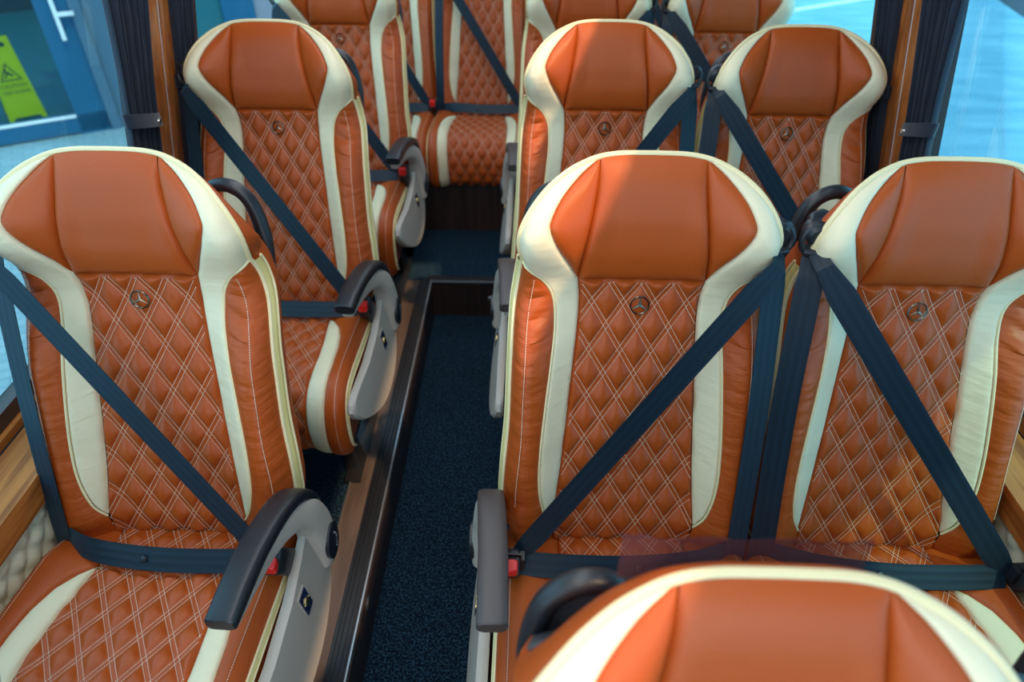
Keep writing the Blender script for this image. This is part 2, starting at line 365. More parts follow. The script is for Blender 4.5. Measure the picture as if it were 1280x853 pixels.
    out.append(('inner_piping', MB().tube(c3, .0026, 6), 'pipe', None)); out.append(('inner_piping', MB().tube(mir(c3), .0026, 6), 'pipe', None))
    # side trim ring just behind the lower piping, then the tan gusset and the back shell
    c = np.array([0, 0, -.1])
    def off(P, o, dy):
        T = np.gradient(P, axis=0); nrm = np.column_stack([T[:, 2], T[:, 0]*0, -T[:, 0]]); nrm /= np.linalg.norm(nrm, axis=1)[:, None]+1e-9
        if nrm[len(P)//2, 2] < 0: nrm = -nrm
        Q = P+nrm*o; Q[:, 1] += dy; Q[:, 2] -= sst(.06, .258, P[:, 2])*np.interp(dy, [0, .003, .022, .045, .066, .08], [0, .002, .024, .06, .10, .135]); return Q
    m = full; f0 = full.copy()
    G = np.array([off(f0, a, b) for a, b in ((-.002, .002), (.003, .010), (.006, .022), (.006, .045), (.001, .066), (-.008, .080))])
    out.append(('side_gusset', MB().grid(G), 'tan', None))
    r2 = off(f0, .0055, .013); zz = f0[:, 2]
    lowi = np.where((f0[:, 0] > 0) & (zz < .07) & (zz > -.44))[0]
    t1 = np.array([off(f0, .0035, .003), off(f0, .0075, .009), off(f0, .0085, .016), off(f0, .006, .022)])[:, lowi]
    for sg in (1, -1): out.append(('edge_trim', MB().grid(t1 if sg == 1 else mir(t1)), 'trim', None))
    r3 = off(f0, .0075, .024)[lowi]
    for sg in (1, -1): out.append(('outer_piping', MB().tube(r3 if sg == 1 else mir(r3), .003, 6), 'pipe', None))
    b0 = off(f0, -.008, .080); h = len(b0)//2; L, Rr = b0[:h+1][::-1], b0[h:]
    u = np.linspace(0, 1, 14)[None, :, None]; P = L[:, None]*(1-u)+Rr[:, None]*u; ub = (u[..., 0]-.5)*2
    P[..., 1] += .022*(1-ub**4)*np.minimum(1, np.arange(h+1)[:, None]/18)
    out.append(('back_shell', MB().grid(P), 'shell', None))
    # lower back closing apron behind the crease
    # cushion -----------------------------------------------------------------
    s = np.linspace(0, CL, 220); xi = cin(s); u = np.linspace(-1, 1, 91)[None, :]; x = xi[:, None]*u; S = np.repeat(s[:, None], 91, 1)
    e = (1-np.abs(u))*xi[:, None]; seam = np.abs(S-(.118+.022*np.cos(x/.13*PI/2)))
    h = qh(x, S)*sst(0, .008, e)*sst(.01, .05, S)*sst(0, .006, seam)+.003*(1-np.exp(-e/.006))-.005*np.exp(-e/.003)-.004*np.exp(-seam/.003)
    out.append(('quilted_seat_panel', MB().grid(CS(x, S, h)), 'tan', None))
    st = MB(); qlines(st, lambda u, v: (np.abs(u) < cin(v)-.003) & (v > .01) & (v < CL-.02), lambda u, v: CS(u, v, .0042), -.16, .16, 0, CL, (0, -.3, 1))
    out.append(('quilt_stitching', st, 'stitch', 'quilted_seat_panel'))
    xs_ = np.linspace(-.126, .126, 60); ss = .118+.022*np.cos(xs_/.13*PI/2); sm = MB(); dash(sm, CS(xs_, ss, -.001), (0, 0, 1), .0014, .003, .001); out.append(('seam_stitching', sm, 'trim', None))
    i0 = 41; sr = s[i0:]; a, bb = cin(sr), cout(sr); uu = np.linspace(0, 1, 16)[None, :]; x = a[:, None]*(1-uu)+bb[:, None]*uu; e = np.minimum(uu, 1-uu)*(bb-a)[:, None]
    P = CS(x, np.repeat(sr[:, None], 16, 1), .005*(1-np.exp(-e/.008))-.004*np.exp(-e/.002))
    for sg in (1, -1): out.append(('cream_stripe', MB().grid(P if sg == 1 else mir(P)), 'cream', None))
    a = cout(s); uu = np.linspace(0, 1, 26)[None, :]; x = a[:, None]*(1-uu)+CW*uu; e = (uu)*(CW-a)[:, None]
    P = CS(x, np.repeat(s[:, None], 26, 1), .006*(1-np.exp(-e/.008))-.003*np.exp(-e/.002))
    for sg in (1, -1): out.append(('seat_side_panel', MB().grid(P if sg == 1 else mir(P)), 'tan', None))
    st = MB(); l = CS(np.full(150, .222), np.linspace(.06, CL-.02, 150), .0065)
    for sg in (1, -1): st = MB(); q = l.copy(); q[:, 0] *= sg; dash(st, q, (0, -.3, 1), .0011, .003, .002); out.append(('edge_stitching', st, 'stitch', None))
    E = CS(np.full(220, CW), s, .004)
    for sg in (1, -1):
        q = E[20:] if sg == 1 else mir(E[20:]); out.append(('seat_piping', MB().tube(q, .0038, 7), 'pipe', None))
    # trim wedge and lower piping on the side of the cushion
    drop = (.016*np.sin(np.linspace(0, PI, 220))**.7)[:, None]
    F2 = E.copy(); F2[:, 2] -= drop[:, 0]; F2[:, 1] += drop[:, 0]*.3*np.linspace(0, 1, 220); F2[:, 0] += .004
    for sg in (1, -1):
        W_ = np.stack([E, E*.5+F2*.5+np.array([.003, 0, 0]), F2])[:, 20:]; W_ = W_ if sg == 1 else mir(W_)
        out.append(('edge_trim', MB().grid(W_), 'trim', None)); q = F2[20:] if sg == 1 else mir(F2[20:]); out.append(('seat_piping', MB().tube(q, .003, 7), 'pipe', None))
    bot = np.column_stack([np.full(220, CW-.006), np.clip(E[:, 1], -.592, -.15), np.full(220, -.645)]); k = np.linspace(0, 1, 8)[:, None, None]
    Gs = F2[None]*(1-k)+bot[None]*k; Gs[..., 0] += .006*np.sin(k[..., 0]*PI)
    for sg in (1, -1): out.append(('seat_gusset', MB().grid(Gs if sg == 1 else mir(Gs)), 'tan', None))
    out.append(('seat_base_pan', MB().box((0, -.37, -.645), (.225, .215, .012)), 'metalb', None))
    # emblem: ring and three-pointed star
    a = np.linspace(0, 2*PI, 40, endpoint=False); r = .0165; y0 = -.0172
    em = MB().tube(np.column_stack([r*np.cos(a), y0+.2*r*np.sin(a), r*np.sin(a)]), .0016, 6, closed=True, up=(0, 1, 0))
    for k in range(3):
        t = PI/2+k*2*PI/3; d = np.array([math.cos(t), 0, math.sin(t)]); p_ = np.array([-d[2], 0, d[0]])
        em.poly([np.array([0, y0-.0025, 0]), p_*.0028+d*.0016+[0, y0, 0], d*.0162+[0, y0+.2*d[2]*.0162, 0], -p_*.0028+d*.0016+[0, y0, 0]], [(0, 1, 2), (0, 2, 3), (1, 3, 2), (0, 3, 1)])
    em.tube([(0, y0+.006, 0), (0, y0+.001, 0)], .0165, 16) if False else None
    out.append(('star_emblem', em, 'dchrome', None))
    return out

SEAT = [(n, mb.build(n+'_source', M[m]), p) for n, mb, m, p in make_seat_meshes()]
SEAT_DATA = [(n, o.data, p) for n, o, p in SEAT]
for n, o, p in SEAT: bpy.data.objects.remove(o)
def inst(name, data, parent):
    o = bpy.data.objects.new(name, data); C.objects.link(o); o.parent = parent; return o
_cache = {}
def part(key, name, fn, mname, parent):
    """shared-mesh part: built once per key"""
    if key not in _cache:
        o = fn().build(name, M[mname]); _cache[key] = o.data; bpy.data.objects.remove(o)
    return inst(name, _cache[key], parent)

def strip(mb, pts, wdir, w, th=.0014):
    pts = np.array(pts, float); wdir = np.broadcast_to(np.array(wdir, float), pts.shape); W = wdir/np.linalg.norm(wdir, axis=1)[:, None]*w/2
    T = np.gradient(pts, axis=0); Nn = np.cross(T, W); Nn /= np.linalg.norm(Nn, axis=1)[:, None]+1e-9
    k = 7; uu = np.linspace(-1, 1, k)
    P = pts[:, None]+uu[None, :, None]*W[:, None]; d = np.r_[0, np.cumsum(np.linalg.norm(np.diff(pts, axis=0), axis=1))]
    uv = np.stack([np.broadcast_to((uu+1)/2, P.shape[:2]), np.broadcast_to(d[:, None], P.shape[:2])], -1)
    top = P+Nn[:, None]*th/2; bot = (P-Nn[:, None]*th/2)[:, ::-1]
    mb.grid(np.concatenate([top, bot], 1), np.concatenate([uv, uv[:, ::-1]], 1), closeu=True)
    return mb
def hull_low(t, y):
    """taut string over a surface: lower convex envelope of y(t)"""
    idx = []
    for i in range(len(t)):
        while len(idx) > 1 and (y[idx[-1]]-y[idx[-2]])*(t[i]-t[idx[-1]]) >= (y[i]-y[idx[-1]])*(t[idx[-1]]-t[idx[-2]]): idx.pop()
        idx.append(i)
    return np.interp(t, t[idx], y[idx])

def TL(s):
    a = s*math.atan(.17)
    return np.array([[math.cos(a), 0, -math.sin(a)], [0, 1, 0], [math.sin(a), 0, math.cos(a)]])
def armrest(s, padm, parent):
    """s=+1: armrest and side panel on the right of the seat (seen from the camera)"""
    def panel():
        pr = spl([(-.115, -.440), (-.118, -.50), (-.150, -.565), (-.21, -.612), (-.30, -.640), (-.42, -.635), (-.52, -.595), (-.605, -.535), (-.640, -.485), (-.625, -.462), (-.57, -.462)], 40)
        pr = np.vstack([pr, [(-.45, -.475), (-.33, -.47), (-.25, -.455), (-.19, -.44)]])
        mb = MB().extrude(pr, s*.256, s*.273, .006)
        V_ = mb.v[0]; k = np.abs(V_[:, 0]) > .262; V_[k, 0] += s*.17*np.clip(-.455-V_[k, 2], -.02, .2)
        # small raised lip round the badge
        mb.box((s*.2835, -.30, -.515), (.0016, .018, .029), TL(s)); return mb
    p = part(('panel', s), 'side_panel', panel, 'beige', parent)
    bd = part(('badge', s), 'badge_plate', lambda: MB().box((s*.2855, -.30, -.515), (.0014, .0155, .025), TL(s)), 'navy', p)
    a = np.linspace(0, 2*PI, 20, endpoint=False)
    def med():
        mb = MB().tube([(s*.286, -.30, -.515), (s*.2892, -.30, -.5145)], .009, 18, up=(0, 0, 1)); mb.box((s*.2878, -.3, -.515), (.0008, .0125, .0022)); return mb
    part(('med', s), 'round_emblem', med, 'gold', p)
    pth = [(-.160, -.560), (-.158, -.50), (-.164, -.44), (-.190, -.385), (-.240, -.345), (-.310, -.322), (-.385, -.308), (-.462, -.300)]
    pp = spl(pth, 40); tt = np.linspace(0, 1, 40)
    wid = np.interp(tt, [0, .12, .4, .7, 1], [.060, .064, .046, .034, .030]); thk = np.interp(tt, [0, .2, .4, .6, .85, 1], [.078, .082, .064, .045, .036, .026])
    xx = np.interp(tt, [0, .35, .7, 1], [.277, .272, .253, .246])
    ar = part(('arm', s), 'arm_bow', lambda: MB().sweep(np.column_stack([s*xx, pp]), wid, thk, e=.55, n=20), 'beige', parent)
    pd = spl([(-.128, -.455), (-.140, -.405), (-.170, -.352), (-.215, -.314), (-.275, -.292), (-.345, -.280), (-.415, -.275), (-.482, -.276)], 40)
    wd = np.interp(tt, [0, .15, .4, 1], [.040, .050, .052, .050]); th = np.interp(tt, [0, .1, .5, .9, 1], [.014, .022, .030, .034, .028])
    x2 = np.interp(tt, [0, .35, .7, 1], [.268, .262, .250, .245])
    part(('pad', s, padm), 'arm_pad', lambda: MB().sweep(np.column_stack([s*x2, pd]), wd, th, e=.5, n=20), padm, parent)
    d = part(('disc', s), 'pivot_cap', lambda: MB().tube([(s*.300, -.160, -.512), (s*.3085, -.160, -.512), (s*.3105, -.160, -.512)], [.040, .040, .034], 28, up=(0, 0, 1), flat=(.86, 1.12)), 'blackp', parent)
    def marks():
        mb = MB()
        for k in range(7):
            t = 1.0-k*.33; mb.box((s*.3110, -.162+.019*math.cos(t)-.004, -.515+.026*math.sin(t)), (.0006, .0012+.001*(k % 2), .0028))
        return mb
    part(('marks', s), 'cap_lettering', marks, 'alu', d)

def belt_set(g, parent, yb=False, with_return=True):
    """g=+1: shoulder guide on the seat's right, buckle on its left; g=-1 mirrored"""
    def gb():
        mb = MB(); mb.sweep([(g*.185, .050, .146), (g*.204, .034, .146), (g*.212, .010, .143)], [.034, .036, .034], [.030, .034, .028], side=(0, 0, 1), e=.6)
        mb.tube([(g*.214, .016, .146), (g*.216, -.014, .147), (g*.216, -.019, .147)], [.020, .019, .013], 20)
        a = np.linspace(0, 2*PI, 28, endpoint=False)
        mb.tube(np.column_stack([g*.216+g*.023*np.cos(a), -.010+.004*np.sin(a), .138+.027*np.sin(a)]), .0062, 8, closed=True, up=(0, 1, 0))
        mb.tube([(g*.198, -.016, .120), (g*.216, -.020, .118), (g*.234, -.016, .120)], .0068, 10); return mb
    part(('guide', g), 'belt_guide', gb, 'blackp', parent)
    def sb():
        t = np.linspace(0, 1, 70); A = np.array([g*.216, .122]); B = np.array([-g*.216, -.425]); XZ = A+(B-A)*t[:, None]
        y = D(XZ[:, 0], XZ[:, 1], False)-.016; y = np.where(np.abs(XZ[:, 0]) > .235, .0, y); y[0] = -.024; y[-1] = -.262; y[-8:-1] = np.minimum(y[-8:-1], np.linspace(y[-9], -.262, 8)[1:])
        y = hull_low(t, y)
        d = B-A; w = np.array([d[1], 0, -d[0]])
        return strip(MB(), np.column_stack([XZ[:, 0], y, XZ[:, 1]]), w, np.interp(t, [0, .09, .93, 1], [.026, .047, .047, .034])[:, None])
    part(('sb', g), 'shoulder_belt', sb, 'belt', parent)
    if with_return:
        def vb():
            p = spl([(g*.216, 0, .126), (g*.219, 0, .02), (g*.224, 0, -.14), (g*.224, 0, -.30), (g*.222, 0, -.44), (g*.224, 0, -.51)], 60)
            t = np.linspace(0, 1, 60); y = np.minimum(np.minimum(D(p[:, 0]-g*.02, p[:, 2], False), D(p[:, 0], p[:, 2], False)), D(p[:, 0]-g*.01, p[:, 2], False))-.006
            y[:4] = -.006; y[-3:] = -.215; p[:, 1] = hull_low(t, y)
            return strip(MB(), p, (1, .35*g, 0), np.interp(t, [0, .1, 1], [.03, .045, .045])[:, None])
        part(('vb', g), 'return_belt', vb, 'belt', parent)
    def lb():
        p = spl([(g*.240, -.165, -.500), (g*.200, -.215, -.452), (g*.12, -.255, -.432), (0, -.270, -.432), (-g*.12, -.272, -.430), (-g*.215, -.268, -.428)], 50)
        tw = np.linspace(0, 1, 50); up = np.column_stack([g*.25*(1-tw), -.30-.45*tw, .85-.25*tw]) ; up = up/np.linalg.norm(up, axis=1)[:, None]
        return strip(MB(), p, np.column_stack([g*(.25-.3*tw), .62+0*tw, .62+0*tw]), .046)
    lp = part(('lb', g), 'lap_belt', lb, 'belt', parent)
    def stud():
        c = np.array([0.02*g, -.2710, -.4310]); n = np.array([0, -.707, -.707])*-1; n = np.array([0, -.707, .707])
        n = np.array([0, -.70, .70]); return MB().tube([c+n*.000, c+n*.003, c+n*.0042], [.0068, .0062, .003], 14)
    part(('stud', g), 'belt_stud', stud, 'blackp', lp)
    bx = -g*(.240 if g < 0 else .222)
    def bk():
        mb = MB(); mb.sweep([(bx, -.225, -.495), (bx, -.262, -.440), (bx, -.287, -.400)], .036, .052, side=(1, 0, 0), e=.3); mb.box((bx+g*.016, -.275, -.410), (.010, .010, .016)); return mb
    b = part(('buckle', g), 'belt_buckle', bk, 'blackp', parent)
    part(('button', g, yb), 'release_button', lambda: MB().sweep([(bx-g*.000, -.288, -.424), (bx-g*.000, -.300, -.402), (bx-g*.000, -.302, -.386)], .027, .024, e=.4), 'red', b)
    part(('tongue', g), 'belt_tongue', lambda: MB().box((bx+g*.006, -.280, -.392), (.014, .002, .010)), 'metalb', b)

def handle(s, parent, dz=0):
    def h():
        p = spl([(s*.090, .115, .125), (s*.125, .122, .158), (s*.160, .120, .160), (s*.190, .114, .135), (s*.205, .104, .080), (s*.206, .092, .02), (s*.200, .070, -.04), (s*.192, .050, -.06)], 50); p[:, 2] += dz*sst(-.06, .08, p[:, 2])
        return MB().tube(p, .0125, 12, flat=(1.15, 1.0))
    if dz:
        def cov():
            p = spl([(s*.100, .112, .075), (s*.128, .124, .118), (s*.160, .122, .122), (s*.188, .116, .100), (s*.203, .106, .055), (s*.203, .094, .01), (s*.195, .080, -.03)], 30); q = p.copy(); q[:, 0] = s*.10; q[:, 1] = .095; q[:, 2] = np.minimum(p[:, 2], .075)
            k = np.linspace(0, 1, 6)[:, None, None]; P = p[None]*(1-k)+q[None]*k; Q = P.copy(); Q[..., 2] -= .004; Q[..., 1] += .004; return MB().grid(P).grid(Q)
        part(('cover', s), 'handle_cover', cov, 'shell', parent)
    part(('handle', s, dz), 'grab_handle', h, 'blackp', parent)
def legs(parent):
    for s in (-1, 1):
        def lg(s=s):
            mb = MB(); mb.sweep([(s*.17, -.42, -.648), (s*.17, -.42, -.80), (s*.18, -.43, -.905)], [.05, .045, .07], [.035, .03, .06], side=(0, 1, 0))
            mb.sweep([(s*.17, -.22, -.648), (s*.17, -.20, -.80), (s*.18, -.19, -.905)], [.05, .045, .07], [.035, .03, .06], side=(0, 1, 0))
            mb.box((s*.185, -.31, -.900), (.024, .20, .009)); mb.box((s*.17, -.31, -.665), (.018, .17, .012)); return mb
        part(('leg', s), 'leg_frame', lg, 'metalb', parent)

def seat(name, x, y, z, label, cat='seat', arm=0, g=0, hd=0, padm='pad', sx=1, group='quilted passenger seats', leg=True, ret=True):
    r = empty(name, (x, y, z)); tag(r, label, cat, group); r.scale = (sx, 1, 1)
    made = {}
    for n, d, p in SEAT_DATA:
        o = inst(n, d, made[p] if p else r); made[n] = o
    if arm: armrest(arm, padm, r)
    if g: belt_set(g, r, with_return=ret)
    if hd: handle(hd, r, -.038 if z < .9 else 0)
    if leg: legs(r)
    return r
SEATS = {
 'L0': (-.770, .235, -.745, 1, -1, 1, 'tan and cream quilted seat at the near left corner, mostly cut off by the frame'),
 'L1': (-.701, 1.025, -.725, 1, -1, 1, 'nearest fully visible single seat on the left, black curved armrest beside the aisle'),
 'L2': (-.691, 1.848, -.724, 1, -1, 1, 'second quilted single seat on the left of the aisle, beside the wooden window pillar'),
 'L3': (-.712, 2.714, -.719, 1, -1, 1, 'rearmost quilted single seat on the left, just in front of the rear bench'),
 'A0': (.220, .285, -.765, -1, 1, -1, 'blurred tan and cream seat top in the near foreground at the bottom edge'),
 'A1': (.206, 1.030, -.718, -1, 1, -1, 'quilted aisle seat directly behind the blurred seat top, its belt running down to the left'),
 'A2': (.207, 1.860, -.716, -1, 1, -1, 'middle-row aisle seat right of the aisle, its headrest near the top centre'),
 'A3': (.203, 2.672, -.716, -1, 1, -1, 'rearmost aisle seat right of the aisle, only its lower headrest showing at the top edge'),
 'W0': (.750, .265, -.765, 0, -1, -1, 'seat at the near right corner beside the blurred seat top, almost out of frame'),
 'W1': (.701, 1.031, -.720, 0, -1, -1, 'large quilted window seat nearest on the right, dark belt crossing from its left shoulder'),
 'W2': (.703, 1.856, -.721, 0, -1, -1, 'second quilted window seat on the right, beside the orange wooden window pillar'),
 'W3': (.704, 2.671, -.718, 0, -1, -1, 'rearmost right window seat, its headrest cut by the top edge of the photo'),
}
for k, (x, y, z, arm, g, hd, lab) in SEATS.items():
    seat('bus_seat', x, y, z+ZC, lab, arm=arm, g=(-1 if k[0] in 'LW' else 1), hd=hd, padm='padb' if k[0] == 'A' else 'pad', leg=True)
# rear bench: four seats side by side on a wooden box
for i, (bx, g, lab) in enumerate([(-.655, -1, 'rear bench seat at the left window, mostly hidden behind the single seats'),
                                  (-.225, -1, 'rear bench seat facing down the aisle, diagonal belt across its quilted back'),
                                  (.205, -1, 'rear bench seat right of the aisle, hidden behind the rearmost aisle seat'),
                                  (.635, -1, 'rear bench seat at the right window, hidden behind the window seats')]):
    b = seat('bench_seat', bx, 3.44, -.716+ZC, lab, g=g, sx=.875, group='seats of the rear bench', leg=False, ret=True)

# thin clear film left standing behind the front headrest
m, nt, b = mat('translucent_film'); b.inputs['Base Color'].default_value = (.085, .04, .055, 1); b.inputs['Roughness'].default_value = .2; b.inputs['Alpha'].default_value = .6
fx = np.linspace(-.128, .095, 60); rng = np.random.RandomState(3); fz = .247+.0025*np.sin(fx*90)+.002*rng.rand(60)
fl = np.stack([np.column_stack([fx, np.full(60, .088+k*.004), z]) for k, z in ((0, np.full(60, .185)), (0, np.full(60, .215)), (.4, fz))])
fm = MB().grid(fl+np.array([.220, .285, -.765+ZC])); o = fm.build('plastic_film', m); tag(o, 'strip of thin translucent plastic film standing behind the blurred seat top', 'film')
# ------------------------------------------------------------------ the shell of the bus
YF, YB = -1.1, 3.95
def wx(z): return 1.05-.2*(z-.81)
mb = MB(); mb.box((-.80, (YF+YB)/2, -.03), (.29, (YB-YF)/2, .03)); mb.box((.53, (YF+YB)/2, -.03), (.57, (YB-YF)/2, .03)); mb.box((-.3, 3.2, -.03), (.3, .76, .03))
f = struct('floor', mb, M['carpet'])
struct('floor_aisle', MB().box((-.2, .7, -.185), (.22, 1.8, .015)), M['carpet'])
struct('trim_plank', MB().box((-.483, .70, -.012), (.031, 1.74, .019)).build and MB().box((-.483, .67, -.008), (.031, 1.77, .015)), M['plank'])
mb = MB(); 
for x0, w in ((-.447, .004), (-.436, .0035), (-.4245, .005), (-.412, .003)): mb.box((x0, .67, .006), (w, 1.77, .0045))
mb.box((-.4275, .67, -.004), (.026, 1.77, .009)); mb.box((-.2, 2.455, .002), (.22, .022, .008)); mb.box((-.2, 2.44, .008), (.22, .004, .004))
struct('trim_rail', mb, M['rail'])
mb = MB(); mb.box((-.3995, .67, .007), (.0022, 1.77, .005)); mb.box((-.2, 2.431, .007), (.2, .0022, .005)); mb.box((-.513, .67, .004), (.0022, 1.77, .006))
struct('trim_metal_edge', mb, M['alu'])
struct('trim_aisle_riser', MB().box((-.405, .67, -.09), (.008, 1.77, .082)), M['riser'])
struct('trim_step_riser', MB().box((-.2, 2.443, -.09), (.22, .008, .082)), M['riser'])
struct('trim_aisle_riser_right', MB().box((-.03, .67, -.09), (.008, 1.77, .082)), M['riser'])
tag(MB().tube([(-.398, .98, -.05), (-.392, .98, -.05), (-.390, .98, -.05)], [.026, .026, .02], 20).build('step_lamp', M['blackp']), 'small round black lamp set in the brown aisle riser', 'step lamp', 'lamps in the aisle risers')
tag(MB().tube([(-.15, 2.436, -.075), (-.15, 2.430, -.075), (-.15, 2.428, -.075)], [.011, .011, .008], 16).build('step_lamp', M['alu']), 'tiny round metal lamp in the riser of the rear step', 'step lamp', 'lamps in the aisle risers')
# bench box
mb = MB(); mb.box((0, 2.90, .145), (.93, .012, .145)); bb = mb.build('bench_box', M['riser'], smooth=False); bb['kind'] = 'structure'; bb.name = 'trim_bench_front'
struct('wall_rear', MB().box((0, YB, .4), (1.1, .03, 1.2)), M['wall'])
struct('trim_bench_deck', MB().box((0, 3.28, .262), (.90, .36, .01)), M['shell'])

def quilt_wall(s):
    """cream padded panel under the window ledge, diamond pillows"""
    y = np.linspace(YF, YB-.05, 900); z = np.linspace(.02, .535, 90); Y, Z = np.meshgrid(y, z, indexing='ij')
    a = (Y+Z)/.062; b = (Y-Z)/.062; da = np.abs(a-np.round(a)); db = np.abs(b-np.round(b)); h = .011*np.sqrt(np.clip(da*2, 0, 1)*np.clip(db*2, 0, 1))
    X = s*(.965-h); return MB().grid(np.stack([X, Y, Z], -1))
for s, nm in ((-1, 'left'), (1, 'right')):
    struct('wall_'+nm, MB().box((s*1.12, (YF+YB)/2, .27), (.02, (YB-YF)/2, .30)), M['wall'])
    struct('trim_padded_'+nm, quilt_wall(s), M['quilt'], True)
    # ledge: inner board with front lip, black blind track, outer board
    mb = MB(); mb.box((s*1.002, (YF+YB)/2, .566), (.046, (YB-YF)/2, .014)); mb.box((s*.951, (YF+YB)/2, .552), (.007, (YB-YF)/2, .030))
    mb.box((s*1.072, (YF+YB)/2, .580), (.014, (YB-YF)/2, .012)); struct('trim_ledge_'+nm, mb, M['oak'])
    mb = MB(); mb.box((s*1.053, (YF+YB)/2, .563), (.006, (YB-YF)/2, .012)); mb.box((s*1.098, (YF+YB)/2, .592), (.012, (YB-YF)/2, .03)); struct('trim_track_'+nm, mb, M['rubber'])
    # leaning pillar boards
    def lean(y0, y1, z0, z1, din, dth, mbb):
        P = [(s*(wx(z)-din-d), y, z) for z in (z0, z1) for y in (y0, y1) for d in (0, dth)]
        mbb.poly(P, [(0, 1, 3, 2), (4, 6, 7, 5), (0, 4, 5, 1), (2, 3, 7, 6), (0, 2, 6, 4), (1, 5, 7, 3)]); return mbb
    for i, (p0, p1) in enumerate(((1.725, 1.86), (3.42, 3.56), (.05, .23) if False else (YF, YF+.1))):
        mb = lean(p0, (p0+p1)/2-.007, .57, 1.95, .045, .016, MB()); lean((p0+p1)/2+.007, p1, .57, 1.95, .045, .016, mb)
        struct('trim_pillar_%s_%d' % (nm, i+1), mb, M['oakv'])
        struct('trim_pillar_strip_%s_%d' % (nm, i+1), lean((p0+p1)/2-.006, (p0+p1)/2+.006, .57, 1.95, .045, .012, MB()), M['white'])
        struct('trim_pillar_back_%s_%d' % (nm, i+1), lean(p0-.02, p1+.02, .55, 1.95, .0, .044, MB()), M['rubber'])
    for i, (y0, y1) in enumerate(((YF+.1, 1.69), (2.10, 3.40))):
        w = empty('window_%d' % (i+1+(2 if s > 0 else 0))); w['kind'] = 'structure'
        P = np.array([[(s*wx(z), y, z) for y in (y0, y1)] for z in (.60, 1.9)]); q = P.copy(); q[..., 0] += s*.005
        g = MB().grid(P).grid(q); g.build('pane', glass_mat('tinted_glass_%s_%d' % (nm, i), (.50, .80, .90) if s > 0 else (.58, .78, .84)), w)
        mb = MB(); lean(y1-.02, y1+.08, .58, 1.92, -.002, .02, mb); lean(y0-.10, y0+.02, .58, 1.92, -.002, .02, mb)
        mb.poly([(s*(wx(.59)-d), y, z) for y in (y0, y1) for z in (.585, .625) for d in (-.006, .022)], [(0, 1, 3, 2), (4, 6, 7, 5), (0, 4, 5, 1), (2, 3, 7, 6), (0, 2, 6, 4), (1, 5, 7, 3)])
        mb.build('window_frame', M['brownf'], w, smooth=False)
    struct('wall_upper_'+nm, MB().box((s*.84, (YF+YB)/2, 2.02), (.05, (YB-YF)/2, .12)), M['wall'])

lean_b = MB(); s = 1
for y0, y1 in ((YF+.1, 1.70), (2.0, 3.40)):
    P = [(wx(z)-.03-d_, y, z) for z in (1.40, 1.92) for y in (y0, y1) for d_ in (0, .003)]
    lean_b.poly(P, [(0, 1, 3, 2), (4, 6, 7, 5), (0, 4, 5, 1), (2, 3, 7, 6), (0, 2, 6, 4), (1, 5, 7, 3)])
struct('trim_added_sun_block', lean_b, M['curtain'])  # added sheets above the view, keep direct sun off the right window seat
struct('trim_added_sun_shade_right', MB().box((1.08, (YF+YB)/2, 1.93), (.26, (YB-YF)/2, .02)), M['alu'])  # added unseen slab outside, stops sun entering through the right windows
# curtains: pleated, gathered by a tie band with a snap button
def curtain(s, ya, yb, tie_a, tie_b, lab, foot_a=None, foot_b=None):
    foot_a = tie_a if foot_a is None else foot_a; foot_b = tie_b if foot_b is None else foot_b
    zs = np.concatenate([np.linspace(.585, .90, 24), np.linspace(.905, 1.93, 60)]); n = 150; u = np.linspace(0, 1, n); zt = 1.00
    rows = []
    for z in zs:
        k = sst(zt, 1.55, z) if z > zt else sst(zt, .62, z)*.9
        a = tie_a+((ya if z > zt else foot_a)-tie_a)*k; b = tie_b+((yb if z > zt else foot_b)-tie_b)*k
        amp = .007+.010*k; off = .070
        x = s*(wx(z)-off+amp*np.sin(u*2*PI*8+.5*math.sin(z*5))*.9+.003*np.sin(u*31)); rows.append(np.column_stack([x, a+(b-a)*u, np.full(n, z)]))
    P = np.array(rows); Q = P.copy(); Q[..., 0] += s*.004
    r = empty('curtain', (0, 0, 0)); tag(r, lab, 'curtain', 'navy curtains tied back at the window pillars')
    MB().grid(P).grid(Q).build('curtain_cloth', M['curtain'], r)
    x0 = wx(zt)-.070; hw = .021
    ring = [(s*(x0+.020*math.sin(t)), (tie_a+tie_b)/2+((tie_b-tie_a)/2+.008)*math.cos(t), zt-.024*math.cos(t)) for t in np.linspace(0, 2*PI, 40)]
    b = strip(MB(), ring, (0, 0, 1), .034, .002).build('tie_band', M['curtain'], r)
    ysn = tie_b-.030
    MB().tube([(s*(x0-.020), ysn, zt-.014), (s*(x0-.024), ysn, zt-.014)], [.0075, .006], 16).build('snap_button', M['chrome'], b)
curtain(-1, 1.535, 1.715, 1.560, 1.690, 'dark navy curtain tied back, near side of the left wooden pillar')
curtain(-1, 1.835, 1.965, 1.85, 1.95, 'dark navy curtain tied back, far side of the left wooden pillar')
curtain(1, 1.545, 1.715, 1.590, 1.705, 'dark navy curtain with snap band, near side of the right wooden pillar')
curtain(1, 1.84, 1.955, 1.85, 1.945, 'dark navy curtain behind the second window seat, far side of the right wooden pillar')
# ceiling: right side panel, left side panel, unseen hatch between, sized to shape the sun patch
struct('ceiling', MB().box((-.245, (YF+YB)/2, 2.12), (.690, (YB-YF)/2, .02)).box((.80, (YF+YB)/2, 2.12), (.18, (YB-YF)/2, .02)).box((.52, 2.80, 2.12), (.10, 1.15, .02)).box((.52, -.85, 2.12), (.10, .25, .02)), M['ceil'])
struct('wall_front', MB().box((0, YF, -.05), (1.1, .02, .6)), M['wall'])

